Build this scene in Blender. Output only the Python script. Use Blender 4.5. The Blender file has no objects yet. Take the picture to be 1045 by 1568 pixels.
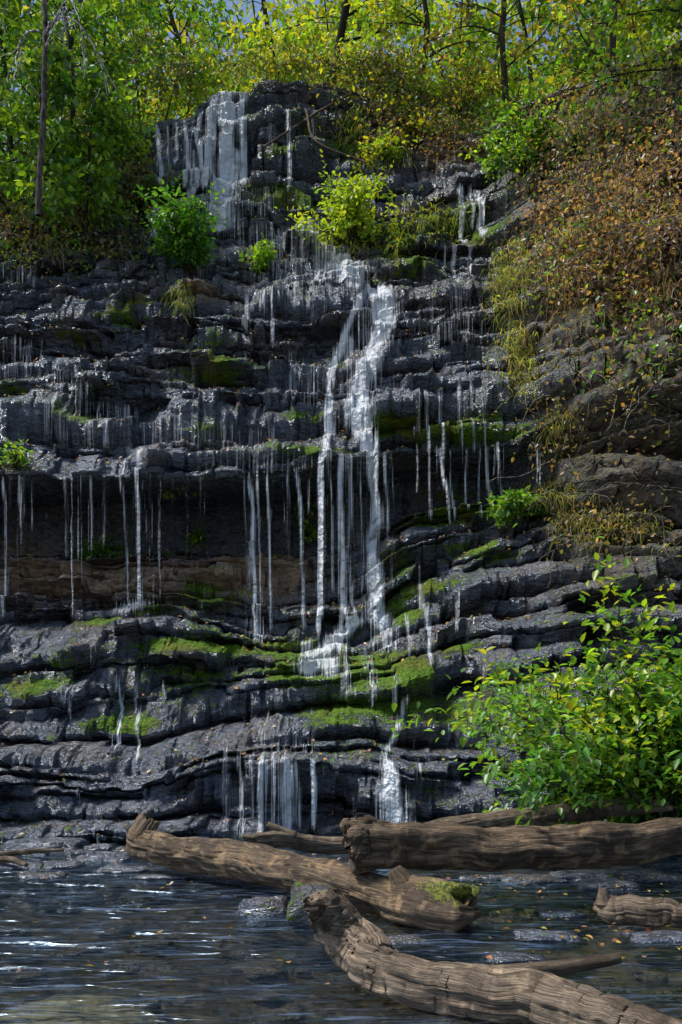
import bpy, math, numpy as np
from mathutils import Vector, Matrix
from mathutils.bvhtree import BVHTree
rng=np.random.default_rng(7)
F=1524.0; CX=522.5; HV=1106.0; EYE=1.6      # lens geometry measured from the photograph
def W(u,v,d): return np.array([(u-CX)/F*d, d, EYE+(HV-v)/F*d])
# ------------------------------------------------------------------ noise
RT=np.random.default_rng(3).random((64,64,64)).astype(np.float32)
def vn(x,y,z=0.0):
    x,y,z=np.broadcast_arrays(np.asarray(x,np.float32),np.asarray(y,np.float32),np.asarray(z,np.float32))
    xi=np.floor(x).astype(np.int32); yi=np.floor(y).astype(np.int32); zi=np.floor(z).astype(np.int32)
    fx=x-xi; fy=y-yi; fz=z-zi
    fx=fx*fx*(3-2*fx); fy=fy*fy*(3-2*fy); fz=fz*fz*(3-2*fz)
    x0=xi&63;x1=(xi+1)&63;y0=yi&63;y1=(yi+1)&63;z0=zi&63;z1=(zi+1)&63
    a=RT[x0,y0,z0]*(1-fx)+RT[x1,y0,z0]*fx; b=RT[x0,y1,z0]*(1-fx)+RT[x1,y1,z0]*fx
    c=RT[x0,y0,z1]*(1-fx)+RT[x1,y0,z1]*fx; d=RT[x0,y1,z1]*(1-fx)+RT[x1,y1,z1]*fx
    return (a*(1-fy)+b*fy)*(1-fz)+(c*(1-fy)+d*fy)*fz
def fbm(x,y,z=0.0,o=4):
    s=0;a=1.0;f=1.0
    for i in range(o):
        s=s+a*(2*vn(np.asarray(x)*f+i*11.3,np.asarray(y)*f+i*5.7,np.asarray(z)*f+i*3.1)-1); a*=.5; f*=2.03
    return s
def sstep(a,b,x):
    t=np.clip((x-a)/(b-a),0,1); return t*t*(3-2*t)
# ------------------------------------------------------------------ mesh helpers
def mk(name,V,Q,mats,midx=None,attrs=None,smooth=True,parent=None):
    V=np.asarray(V,np.float32); Q=np.asarray(Q,np.int32)
    me=bpy.data.meshes.new(name)
    me.vertices.add(len(V)); me.vertices.foreach_set('co',V.ravel())
    me.loops.add(Q.size); me.loops.foreach_set('vertex_index',Q.ravel())
    me.polygons.add(len(Q)); me.polygons.foreach_set('loop_start',np.arange(0,Q.size,4,dtype=np.int32))
    me.polygons.foreach_set('loop_total',np.full(len(Q),4,np.int32))
    if midx is not None: me.polygons.foreach_set('material_index',np.asarray(midx,np.int32))
    me.polygons.foreach_set('use_smooth',np.full(len(Q),smooth))
    me.update(calc_edges=True)
    for m in mats: me.materials.append(m)
    for k,a in (attrs or {}).items():
        a=np.asarray(a,np.float32)
        if a.ndim==1:
            at=me.attributes.new(k,'FLOAT','POINT'); at.data.foreach_set('value',a)
        elif a.shape[1]==3:
            at=me.attributes.new(k,'FLOAT_VECTOR','POINT'); at.data.foreach_set('vector',a.ravel())
    ob=bpy.data.objects.new(name,me); bpy.context.scene.collection.objects.link(ob)
    if parent: ob.parent=parent
    return ob
def gridq(R,C):
    i=np.arange(R*C).reshape(R,C)
    return np.stack([i[:-1,:-1],i[:-1,1:],i[1:,1:],i[1:,:-1]],-1).reshape(-1,4)
class Geo:
    def __init__(s): s.V=[];s.Q=[];s.M=[];s.C=[];s.G=[];s.n=0
    def add(s,V,Q,m,C,G=None):
        s.V.append(V); s.Q.append(Q+s.n); s.M.append(np.full(len(Q),m)); s.C.append(np.broadcast_to(C,(len(V),3)))
        s.G.append(np.zeros((len(V),3)) if G is None else G); s.n+=len(V)
    def tube(s,pts,rad,sides=6,m=0,col=(0.1,0.08,0.06),rough=0.0,seed=0):
        P=np.asarray(pts,float); n=len(P); rad=np.broadcast_to(rad,(n,))
        T=np.gradient(P,axis=0); T/=np.linalg.norm(T,axis=1)[:,None]+1e-9
        up=np.array([0.,0,1]) if abs(T[:,2]).mean()<.8 else np.array([1.,0,0])
        A=np.cross(T,up); A/=np.linalg.norm(A,axis=1)[:,None]+1e-9; B=np.cross(T,A)
        th=np.linspace(0,2*np.pi,sides,endpoint=False)
        arc=np.concatenate([[0],np.cumsum(np.linalg.norm(np.diff(P,axis=0),axis=1))])
        r=rad[:,None]*np.ones(sides)[None]
        if rough>0:
            ct,st=np.cos(th)[None],np.sin(th)[None]; ar=arc[:,None]; tw=ar*.5
            r=r*(1+rough*fbm(ct*1.3+seed,st*1.3,ar*2.2,3)+rough*.35*fbm(ct*4+seed+tw,st*4,ar*2.0,3)+rough*.18*fbm(ct*10+seed,st*10+tw,ar*4,2)-rough*.9*np.exp(-(fbm(ct*2.2+seed*3,st*2.2+tw*.5,ar*.7,3)/.06)**2))
        V=P[:,None]+r[...,None]*(np.cos(th)[None,:,None]*A[:,None]+np.sin(th)[None,:,None]*B[:,None])
        i=np.arange(n*sides).reshape(n,sides); j=np.roll(i,-1,1)
        Q=np.stack([i[:-1],j[:-1],j[1:],i[1:]],-1).reshape(-1,4)
        G=np.stack([np.broadcast_to(arc[:,None],(n,sides)),np.broadcast_to(np.cos(th)[None],(n,sides)),np.broadcast_to(np.sin(th)[None],(n,sides))],-1).reshape(-1,3)
        s.add(V.reshape(-1,3),Q,m,np.asarray(col),G)
    def leaves(s,P,D,N,L,col,m=1,wid=.3):
        P=np.asarray(P,float);D=np.asarray(D,float);N=np.asarray(N,float);L=np.asarray(L)[:,None]
        D=D/(np.linalg.norm(D,axis=1)[:,None]+1e-9); S=np.cross(D,N); S/=np.linalg.norm(S,axis=1)[:,None]+1e-9; N=np.cross(S,D)
        w=wid*L
        v=np.stack([P,P+D*L*.3+S*w+N*.07*L,P+D*L*.68+S*w*.75+N*.02*L,P+D*L-N*.16*L,P+D*L*.68-S*w*.75+N*.02*L,P+D*L*.3-S*w+N*.07*L],1)
        n=len(P); b=np.arange(n)[:,None]*6
        Q=np.concatenate([b+np.array([[0,1,2,3]]),b+np.array([[0,3,4,5]])])
        s.add(v.reshape(-1,3),Q,m,np.repeat(col,6,0))
    def obj(s,name,mats,parent=None,smooth=True):
        return mk(name,np.concatenate(s.V),np.concatenate(s.Q),mats,np.concatenate(s.M),{'Col':np.concatenate(s.C),'guv':np.concatenate(s.G)},smooth,parent)
# ------------------------------------------------------------------ node helpers
def newmat(name):
    m=bpy.data.materials.new(name); m.use_nodes=True; nt=m.node_tree; nt.nodes.clear()
    out=nt.nodes.new('ShaderNodeOutputMaterial'); return m,nt,out
class NB:
    def __init__(s,nt): s.nt=nt
    def n(s,t,**k):
        nd=s.nt.nodes.new(t)
        for a,b in k.items(): setattr(nd,a,b)
        return nd
    def link(s,a,b): s.nt.links.new(a,b)
    def put(s,sock,v):
        if hasattr(v,'is_output') or isinstance(v,bpy.types.NodeSocket): s.link(v,sock)
        else: sock.default_value=v
    def attr(s,name,vec=False):
        a=s.n('ShaderNodeAttribute',attribute_name=name); return a.outputs['Vector' if vec else 'Fac']
    def math(s,op,a,b=0.0,c=0.0,clamp=False):
        m=s.n('ShaderNodeMath',operation=op,use_clamp=clamp); s.put(m.inputs[0],a); s.put(m.inputs[1],b)
        if op in('MULTIPLY_ADD',): s.put(m.inputs[2],c)
        return m.outputs[0]
    def noise(s,vec,scale,detail=4,rough=.55,dist=0,sc=(1,1,1)):
        mp=s.n('ShaderNodeMapping'); s.link(vec,mp.inputs[0]); mp.inputs['Scale'].default_value=sc
        t=s.n('ShaderNodeTexNoise'); s.link(mp.outputs[0],t.inputs['Vector']); t.inputs['Scale'].default_value=scale
        t.inputs['Detail'].default_value=detail; t.inputs['Roughness'].default_value=rough; t.inputs['Distortion'].default_value=dist
        return t.outputs['Fac']
    def rng(s,v,a,b,c=0.0,d=1.0):
        m=s.n('ShaderNodeMapRange'); m.interpolation_type='SMOOTHSTEP'
        s.put(m.inputs[0],v); s.put(m.inputs[1],a); s.put(m.inputs[2],b); s.put(m.inputs[3],c); s.put(m.inputs[4],d); return m.outputs[0]
    def mix(s,f,a,b,bt='MIX'):
        m=s.n('ShaderNodeMix',data_type='RGBA',blend_type=bt); s.put(m.inputs[0],f)
        s.put(m.inputs[6],a if not isinstance(a,tuple) else (*a,1)[:4]); s.put(m.inputs[7],b if not isinstance(b,tuple) else (*b,1)[:4]); return m.outputs[2]
    def bump(s,h,st,dist,nrm=None):
        b=s.n('ShaderNodeBump'); b.inputs['Strength'].default_value=st; b.inputs['Distance'].default_value=dist; s.link(h,b.inputs['Height'])
        if nrm is not None: s.link(nrm,b.inputs['Normal'])
        return b.outputs[0]
    def obj(s): return s.n('ShaderNodeTexCoord').outputs['Object']
# ---- rock
def rock_material():
    m,nt,out=newmat('layered_wet_rock'); b=NB(nt); o=b.obj()
    n1=b.noise(o,1.1,3,.6); n2=b.noise(o,6,4,.65,0,(1,1,2.2)); n3=b.noise(o,26,3,.65,0,(1,1,2.0)); st=b.noise(o,3,3,.6,.5,(.6,.6,5))
    c=b.mix(b.rng(n2,.35,.66),(.018,.020,.028),(.105,.117,.155))  # blue sheen of reflected sky is put into the wet rock's base colour
    c=b.mix(b.rng(st,.48,.62,0,.55),c,(.032,.030,.034))
    c=b.mix(b.rng(n1,.48,.62,0,.55),c,(.085,.068,.055))
    c=b.mix(b.rng(n3,.56,.7,0,.55),c,(.26,.28,.33))
    dry=b.attr('dry'); tan=b.attr('tan'); moss=b.attr('moss')
    dc=b.mix(b.rng(n2,.35,.65),(.05,.044,.038),(.24,.21,.175))
    dc=b.mix(b.rng(n1,.45,.6,0,.6),dc,(.17,.115,.075)); dc=b.mix(b.rng(st,.5,.6,0,.6),dc,(.05,.044,.038))
    c=b.mix(dry,c,dc)
    tc=b.mix(b.rng(n2,.35,.65),(.13,.075,.04),(.42,.25,.13))
    tf=b.math('MULTIPLY',tan,b.rng(st,.2,.42,.35,1),clamp=True); c=b.mix(tf,c,tc)
    geo=b.n('ShaderNodeNewGeometry'); sx=b.n('ShaderNodeSeparateXYZ'); b.link(geo.outputs['Normal'],sx.inputs[0])
    up=b.rng(sx.outputs[2],-.2,.5,.5,1.0)
    mn=b.math('ADD',b.math('MULTIPLY',moss,up),b.math('ADD',b.math('MULTIPLY',b.math('SUBTRACT',n2,.5),2.2),b.math('MULTIPLY',b.math('SUBTRACT',n3,.5),1.1)))
    mf=b.rng(mn,.37,.56)
    mc=b.mix(b.rng(n3,.35,.65),(.022,.055,.006),(.14,.25,.014)); mc=b.mix(b.rng(n1,.45,.65,0,.7),mc,(.13,.12,.02))
    c=b.mix(mf,c,mc)
    p=b.n('ShaderNodeBsdfPrincipled'); b.link(c,p.inputs['Base Color']); p.inputs['IOR'].default_value=1.6
    r=b.rng(n2,.3,.7,.11,.26); r=b.math('MAXIMUM',r,b.math('MULTIPLY',dry,.75)); r=b.math('MAXIMUM',r,b.math('MULTIPLY',mf,.85)); r=b.math('MAXIMUM',r,b.math('MULTIPLY',tf,.7))
    b.link(r,p.inputs['Roughness']); b.link(b.math('SUBTRACT',1.0,b.math('MULTIPLY',b.math('MAXIMUM',mf,dry),.85)),p.inputs['Specular IOR Level']); p.inputs['Specular Tint'].default_value=(.85,.93,1,1)
    h=b.math('ADD',b.math('MULTIPLY',n2,1.0),b.math('MULTIPLY',n3,.4)); h=b.math('ADD',h,b.math('MULTIPLY',st,.5)); h=b.math('ADD',h,b.math('MULTIPLY',mf,.3))
    b.link(b.bump(h,.9,.10),p.inputs['Normal']); b.link(p.outputs[0],out.inputs[0]); return m
def leaf_material(name,tr=.5):
    m,nt,out=newmat(name); b=NB(nt); c=b.attr('Col',True)
    d=b.n('ShaderNodeBsdfDiffuse'); t=b.n('ShaderNodeBsdfTranslucent'); g=b.n('ShaderNodeBsdfGlossy'); g.inputs['Roughness'].default_value=.4
    b.link(c,d.inputs[0]); tc=b.mix(1.0,c,(1.5,1.45,.6),'MULTIPLY'); b.link(tc,t.inputs[0]); g.inputs[0].default_value=(.8,.85,.9,1)
    a=b.n('ShaderNodeMixShader'); a.inputs[0].default_value=tr; b.link(d.outputs[0],a.inputs[1]); b.link(t.outputs[0],a.inputs[2])
    e=b.n('ShaderNodeMixShader'); e.inputs[0].default_value=.05; b.link(a.outputs[0],e.inputs[1]); b.link(g.outputs[0],e.inputs[2]); b.link(e.outputs[0],out.inputs[0]); return m
def bark_material():
    m,nt,out=newmat('bark'); b=NB(nt); c=b.attr('Col',True); n=b.noise(b.obj(),14,3,.6,0,(1,1,.3))
    k=b.mix(b.rng(n,.3,.7),c,(.03,.025,.02)); p=b.n('ShaderNodeBsdfDiffuse'); b.link(k,p.inputs[0]); b.link(p.outputs[0],out.inputs[0]); return m
def wood_material(name,light,dark,moss=0.0):
    m,nt,out=newmat(name); b=NB(nt); g=b.attr('guv',True); o=b.obj()
    gr=b.noise(g,4,5,.7,1.2,(.6,2.0,2.0)); fine=b.noise(g,12,3,.65,.8,(.3,2,2)); bl=b.noise(o,3.2,5,.65)
    c=b.mix(b.rng(gr,.38,.62),dark,light); c=b.mix(b.rng(fine,.54,.64,0,.75),c,tuple(x*.3 for x in dark)); c=b.mix(b.rng(bl,.46,.6,0,.85),c,tuple(x*.8 for x in dark))
    c=b.mix(b.rng(b.noise(o,6,3),.54,.66,0,.6),c,(light[0]*1.5,light[1]*1.42,light[2]*1.3))
    ms=b.attr('Col',True); sx=b.n('ShaderNodeSeparateXYZ'); b.link(ms,sx.inputs[0])
    mm=b.rng(b.math('ADD',sx.outputs[0],b.math('MULTIPLY',b.math('SUBTRACT',b.noise(o,9,3),.5),2.2)),.42,.58)
    c=b.mix(mm,c,b.mix(b.rng(b.noise(o,40,2),.35,.65),(.03,.04,.006),(.2,.21,.02)))
    p=b.n('ShaderNodeBsdfPrincipled'); b.link(c,p.inputs[0]); p.inputs['Roughness'].default_value=.6; p.inputs['Specular IOR Level'].default_value=.3
    h=b.math('ADD',b.math('MULTIPLY',gr,.7),b.math('MULTIPLY',fine,.4)); h=b.math('ADD',h,b.math('MULTIPLY',b.noise(o,30,3,.6),.3)); b.link(b.bump(h,1.0,.035),p.inputs['Normal']); b.link(p.outputs[0],out.inputs[0]); return m
def fall_material():
    m,nt,out=newmat('falling_water'); b=NB(nt); o=b.obj(); fl=b.attr('flow')
    s1=b.noise(o,1,2,.6,0,(20,2,.5)); s2=b.noise(o,1,2,.5,0,(55,3,.8)); s3=b.noise(o,2.4,2,.6,0,(1,1,1.5))
    s=b.math('ADD',b.math('MULTIPLY',s1,.5),b.math('MULTIPLY',s2,.5))
    a=b.math('ADD',b.math('MULTIPLY',b.math('SUBTRACT',s,.5),4.0),fl)
    a=b.rng(a,.2,1.3,0,1.0); a=b.math('MULTIPLY',a,b.rng(fl,.02,.3))
    a=b.math('MULTIPLY',a,b.rng(s3,.3,.55,.6,1))
    c=b.mix(b.rng(s2,.3,.7),(.86,.93,1.0),(.99,.995,1.0))
    d=b.n('ShaderNodeBsdfPrincipled'); b.link(c,d.inputs[0]); d.inputs['Roughness'].default_value=.3; b.link(b.bump(b.math('ADD',s,b.noise(o,9,2)),1.0,.10),d.inputs['Normal'])
    t2=b.n('ShaderNodeBsdfTranslucent'); b.link(c,t2.inputs[0]); mm=b.n('ShaderNodeMixShader'); mm.inputs[0].default_value=.2; b.link(d.outputs[0],mm.inputs[1]); b.link(t2.outputs[0],mm.inputs[2])
    tr=b.n('ShaderNodeBsdfTransparent'); x=b.n('ShaderNodeMixShader'); b.link(a,x.inputs[0]); b.link(tr.outputs[0],x.inputs[1]); b.link(mm.outputs[0],x.inputs[2]); b.link(x.outputs[0],out.inputs[0]); return m
def stream_material():
    m,nt,out=newmat('stream_water'); b=NB(nt); o=b.obj()
    w1=b.noise(o,1.1,2,.45,.9,(1,3.6,1)); w2=b.noise(o,4,1,.5,.8,(1,3.2,1))
    h=b.math('ADD',b.math('MULTIPLY',w1,2.0),b.math('MULTIPLY',w2,.4))
    nr=b.bump(h,1.0,.085)
    fr=b.n('ShaderNodeFresnel'); fr.inputs[0].default_value=1.36; b.link(nr,fr.inputs['Normal'])
    g=b.n('ShaderNodeBsdfGlossy'); g.inputs['Roughness'].default_value=.20; g.inputs[0].default_value=(.62,.80,1,1); b.link(nr,g.inputs['Normal'])
    t=b.n('ShaderNodeBsdfTransparent'); t.inputs[0].default_value=(.50,.53,.49,1)
    x=b.n('ShaderNodeMixShader'); b.link(b.math('ADD',b.math('MULTIPLY',fr.outputs[0],1.2),.02,clamp=True),x.inputs[0]); b.link(t.outputs[0],x.inputs[1]); b.link(g.outputs[0],x.inputs[2])
    d=b.n('ShaderNodeBsdfDiffuse'); d.inputs[0].default_value=(.34,.50,.80,1)
    fo=b.noise(o,1.3,5,.65,1.3,(1,7,1)); ff=b.rng(fo,.54,.70,0,.17)
    y=b.n('ShaderNodeMixShader'); b.link(ff,y.inputs[0]); b.link(x.outputs[0],y.inputs[1]); b.link(d.outputs[0],y.inputs[2]); b.link(y.outputs[0],out.inputs[0]); return m
def ground_material(name,c1,c2,c3,rough=.7,sc=1.0):
    m,nt,out=newmat(name); b=NB(nt); o=b.obj(); n=b.noise(o,3*sc,4,.65); n2=b.noise(o,16*sc,3,.6)
    vo=b.n('ShaderNodeTexVoronoi'); vo.inputs['Scale'].default_value=13*sc; b.link(o,vo.inputs['Vector'])
    c=b.mix(b.rng(n,.35,.65),c1,c2); c=b.mix(b.rng(n2,.52,.65,0,.8),c,c3); sp=b.n('ShaderNodeSeparateXYZ'); b.link(vo.outputs['Color'],sp.inputs[0]); c=b.mix(b.rng(sp.outputs[0],.2,.9,0,.5),c,tuple(x*.4 for x in c1))
    c=b.mix(b.math('MULTIPLY',b.attr('sand'),b.rng(n,.3,.5,.5,1)),c,b.mix(n2,(.30,.25,.16),(.6,.52,.36)))
    p=b.n('ShaderNodeBsdfPrincipled'); b.link(c,p.inputs[0]); p.inputs['Roughness'].default_value=rough
    b.link(b.bump(b.math('ADD',n2,vo.outputs['Distance']),.6,.04),p.inputs['Normal']); b.link(p.outputs[0],out.inputs[0]); return m
ROCK=rock_material(); LEAF=leaf_material('leaf'); DEAD=leaf_material('dead_leaf',.25); BARK=bark_material(); FALL=fall_material(); STREAM=stream_material()
SOIL=ground_material('forest_floor',(.05,.04,.022),(.11,.07,.035),(.17,.10,.04),.9,.8)
BED=ground_material('streambed_gravel',(.03,.026,.019),(.12,.085,.052),(.21,.14,.08),.5)
# ------------------------------------------------------------------ cliff
# each level of the cliff: (photo column, photo row, distance) -> world
K=[
 [(0,1290,13.2),(300,1285,13.6),(520,1283,13.8),(700,1290,13.4),(860,1300,12.6),(1045,1310,12.2)],
 [(0,1205,13.8),(200,1225,13.9),(330,1172,14.0),(560,1168,14.1),(640,1195,13.9),(760,1200,13.7),(1045,1150,13.0)],
 [(0,1120,15.2),(210,1125,15.3),(330,1100,15.5),(470,1083,15.7),(620,1080,15.7),(740,1040,15.4),(900,1000,14.6),(1045,1000,13.4)],
 [(0,1010,16.6),(200,1005,16.5),(470,1020,16.7),(600,1010,16.7),(720,970,16.5),(900,910,15.4),(1045,910,13.7)],
 [(0,950,17.7),(250,935,17.6),(420,975,17.5),(540,965,17.5),(620,910,17.2),(750,860,17.0),(850,835,16.4),(1045,850,14.0)],
 [(0,862,18.3),(250,862,18.3),(420,862,18.4),(540,850,18.4),(620,805,18.0),(750,790,18.0),(850,762,17.0),(1045,785,14.3)],
 [(0,850,20.2),(250,850,20.2),(420,850,20.2),(540,838,20.0),(620,795,19.8),(750,780,19.6),(850,748,17.6),(1045,765,14.7)],
 [(0,775,20.4),(250,772,20.4),(420,772,20.4),(540,765,20.2),(620,742,19.8),(750,735,19.6),(850,700,17.7),(1045,700,14.8)],
 [(0,730,17.8),(130,738,17.8),(300,735,17.8),(420,728,17.8),(500,705,17.9),(620,690,18.0),(760,682,18.1),(850,640,17.0),(1045,620,14.6)],
 [(0,620,19.3),(300,620,19.3),(500,610,19.4),(620,592,18.7),(760,585,18.7),(850,560,17.5),(1045,520,15.0)],
 [(0,540,20.4),(300,540,20.5),(500,540,20.5),(620,510,20.1),(760,500,20.0),(850,470,18.2),(1045,430,15.5)],
 [(0,470,21.3),(200,455,21.6),(400,445,21.8),(620,437,21.7),(750,430,21.5),(850,380,19.2),(1045,330,16.5)],
 [(0,400,23.4),(230,372,24.2),(400,350,24.5),(500,380,24.0),(620,365,23.6),(750,340,23.2),(850,300,20.8),(1045,230,18)],
 [(0,330,24.4),(180,320,25.0),(330,292,25.4),(450,285,25.4),(620,290,24.8),(760,275,24.4),(850,225,22.2),(1045,150,19.6)],
 [(0,235,26.0),(170,235,26.4),(230,195,26.5),(300,170,26.5),(330,143,26.5),(390,140,26.5),(400,124,26.4),(500,121,26.4),(560,150,26.3),(640,205,26.2),(750,205,26.0),(850,150,24.6),(1045,60,22.5)],
]
Xc=np.arange(-9.6,9.6,.025); ex=9.6+np.cumsum(.03*1.075**np.arange(58)); X=np.concatenate([-ex[::-1],Xc,ex]); C=len(X)
KY=[];KZ=[]
for k in K:
    p=np.array([W(*q) for q in k]); p=p[np.argsort(p[:,0])]
    KY.append(np.interp(X,p[:,0],p[:,1])); KZ.append(np.interp(X,p[:,0],p[:,2]))
KZ[0]=KZ[0]*0.0-.02
KY=[KY[0]+.05]+KY; KZ=[KZ[0]-1.1]+KZ
KY.append(KY[-1]+5.5); KZ.append(KZ[-1]+1.2+.0*X)
KY=np.array(KY); KZ=np.array(KZ)
ker=np.hanning(23); ker/=ker.sum()
for A in (KY,KZ):
    for r in range(len(A)): A[r]=np.convolve(np.pad(A[r],11,mode='edge'),ker,'valid')
mid=C//2; seg=np.hypot(np.diff(KY[:,mid]),np.diff(KZ[:,mid])); T=np.concatenate([[0],np.cumsum(seg)])
tb=[0.0]
while tb[-1]<T[-1]-.3:
    low=tb[-1]<T[5]
    th=rng.choice([.13,.22,.34,.52,.82],p=[.14,.18,.24,.26,.18] if low else [.18,.26,.27,.20,.09])*rng.uniform(.8,1.25)
    if tb[-1]>T[15]: th=.9
    tb.append(tb[-1]+th)
tb.append(T[-1]); tb=np.array(tb); NL=len(tb)-1
fr=[(0,0,0),(.12,.0,.12),(.3,.02,.28),(.5,.03,.45),(.75,.04,.64),(.96,.06,.80),(1.0,.16,.86),(1.0,.42,.9),(1.0,.65,.95),(1.0,.85,1.0)]
rk=[];rr=[];ry=[];rl=[];rs=[]
for k in range(NL):
    rzf=rng.uniform(.40,.64)
    for i,(a,b,c) in enumerate(fr):
        rk.append(k); rs.append(max(0,1-a)); ry.append(b); rl.append(i/len(fr))
        rr.append(a*rzf if i<6 else rzf+(1-rzf)*(b-.06)/.94)
rk=np.array(rk);rs=np.array(rs);ry=np.array(ry);rr=np.array(rr);rl=np.array(rl); R=len(rk)
dt=np.diff(tb)
def blocks(sc,kk,k,s,amp,sharp=.93):
    q=X[None]*sc+1.8*vn(X[None]*sc*.6,kk*3.1,s)+kk*.37; ci=np.floor(q).astype(int)&63; f=q-np.floor(q)
    v0=RT[ci,(k[:,None]*7+s)&63,5]-.5; v1=RT[(ci+1)&63,(k[:,None]*7+s)&63,5]-.5
    w=sstep(sharp,1.0,f)
    return amp*((v0*(1-w)+v1*w)-.14*np.exp(-((f-.965)/.035)**2))
def nk(k):
    kk=k[:,None].astype(float); x=X[None]
    zc=np.clip(tb[np.clip(k,0,NL)],0,99)[:,None]
    g=.34*fbm(x*.45,zc*.7,1.3,2)+.10*fbm(x*1.5,kk*1.7,5.1,3)
    g=g+(blocks(.7,kk,k,2,.74)+blocks(1.8,kk,k,9,.42)+blocks(4.2,kk,k,19,.13))*(1+.5*sstep(2.8,4,x))
    return g
layer_n=nk(np.arange(NL+1))
kx=np.arange(NL)[:,None].astype(float); ki=np.arange(NL)
La=sstep(.30,.56,vn(X[None]*.65,kx*7.3,.7)*.6+.5*(blocks(.9,kx,ki,31,1.0)+.5)*.8+.12*sstep(2.8,4,X[None]))*.85+.15
tm=.5*(tb[1:]+tb[:-1])
cav=((tm>T[7])&(tm<T[9])).astype(float)[:,None]*(1-sstep(3.2,4.2,X))[None]; La=La*(1-.75*cav); La*=np.where(tm>T[15],.2,1)[:,None]
a=La[rk]; tk=tb[rk][:,None]; dtt=dt[rk][:,None]
wrp=(.42*fbm(X[None]*.22,tk*.25,9.0,2)+.12*fbm(X[None]*.9,tk*.7,4.0,2))*sstep(T[1],T[3],tk)*(1-sstep(T[14],T[15],tk)*.7)
kb=np.arange(NL+1)[:,None].astype(float)
wob=(.05*fbm(X[None]*1.4,kb*3.7,7.7,3)+blocks(1.1,kb,np.arange(NL+1),41,.24))*sstep(T[1]-.2,T[1]+.6,tb[:,None])
wrp=wrp+wob[rk]*(1-rl[:,None])+wob[rk+1]*rl[:,None]
wrp=wrp*(1-.75*sstep(T[8],T[9],tk)*(1-sstep(T[9],T[10],tk)))
def look(t):
    t=np.clip(t,0,T[-1]-1e-4); i=np.clip(np.searchsorted(T,t,side='right')-1,0,len(T)-2); w=(t-T[i])/(T[i+1]-T[i]); c=np.arange(C)[None]
    return i,w,c
def base(A,t):
    i,w,c=look(t); return A[i,c]*(1-w)+A[i+1,c]*w
ty=rl[:,None]*(1-a)+ry[:,None]*a; tz=rl[:,None]*(1-a)+rr[:,None]*a
Y=base(KY,tk+dtt*ty+wrp); Z=base(KZ,tk+dtt*tz+wrp)
XX=np.broadcast_to(X[None],Y.shape).astype(float).copy()
amp=(1-.6*cav[rk])*sstep(T[0],T[1],tk+.3)*(1-.5*sstep(T[14]+.5,T[15],tk))
Y-=amp*(layer_n[rk]*(1-ty)+layer_n[rk+1]*ty)
Y+=a*.28*np.minimum(dtt/.32,1.7)*rs[:,None]**2.5*(1-cav[rk])
# boulders and buttresses standing proud of the face
for (u,v,d,rx,rz,s) in [(600,1045,16.4,.45,.4,.55),(450,1030,16.5,.6,.35,.45),(540,1020,16.6,.4,.3,.4),(230,960,17.2,1.0,.25,.5),(110,1010,16.5,.9,.3,.45),(640,1060,16.2,.35,.4,.4),(500,1110,15.2,1.3,.35,.25),(470,470,21.5,1.1,.5,.45),(300,450,21.6,.35,.4,.5),(60,620,19.0,.9,.5,.3),
   (300,620,19.4,.8,.3,.3),(690,460,21.2,.9,.3,.3),(880,600,16.9,.5,.6,.5),(950,720,15.6,.5,.5,.6),(980,560,15.2,.5,.5,.5),(900,500,17.6,.4,.4,.5),(730,660,18.2,.7,.2,.4),(700,780,17.8,.9,.15,.4),(90,1160,14.6,.8,.25,.4),(280,1140,14.9,.5,.3,.35),(640,420,22,.4,.35,.4),(450,240,25.6,.6,.5,.5),(290,330,24.8,.6,.4,.4),(540,330,24.2,.5,.4,.4)]:
    p=W(u,v,d); Y-=s*np.exp(-np.abs((XX-p[0])/rx)**3-np.abs((Z-p[2])/rz)**3)
f0=fbm(XX*.9+3,Y*.9,Z*1.4,3); f1=fbm(XX*2.4,Y*2.4,Z*4.5,4); f2=fbm(XX*2.6+9,Y*2.6,Z*3+4,3); f3=fbm(XX*7,Y*7,Z*11,2)
Y-=.07*f0+.055*f1+.025*f3; Z+=.03*f2+.018*f3; XX+=.03*f2
print('cliff',R,C)
P=np.stack([XX,Y,Z],-1)
gu=np.gradient(P,axis=1); gv=np.gradient(P,axis=0); Nn=np.cross(gu,gv); Nn/=np.linalg.norm(Nn,axis=2)[...,None]+1e-9
sub=(slice(None,None,3),slice(None,None,3))
def bvh(PP):
    s=PP[sub]; return BVHTree.FromPolygons([tuple(v) for v in s.reshape(-1,3)],[tuple(q) for q in gridq(s.shape[0],s.shape[1]).tolist()])
BR=bvh(P)
i15=int(np.searchsorted(tb[rk],T[15]))
WY=np.minimum.accumulate(Y[:i15+20][::-1],axis=0)[::-1]-.035
WP=np.stack([XX[:i15+20],WY,Z[:i15+20]],-1)
BW=bvh(WP)
EYEP=Vector((0,0,EYE))
def site(u,v,tree=None):
    d=Vector(((u-CX)/F,1,(HV-v)/F)).normalized(); h=(tree or BR).ray_cast(EYEP,d)
    return np.array(h[0]) if h[0] is not None else W(u,v,26.5)
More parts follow.
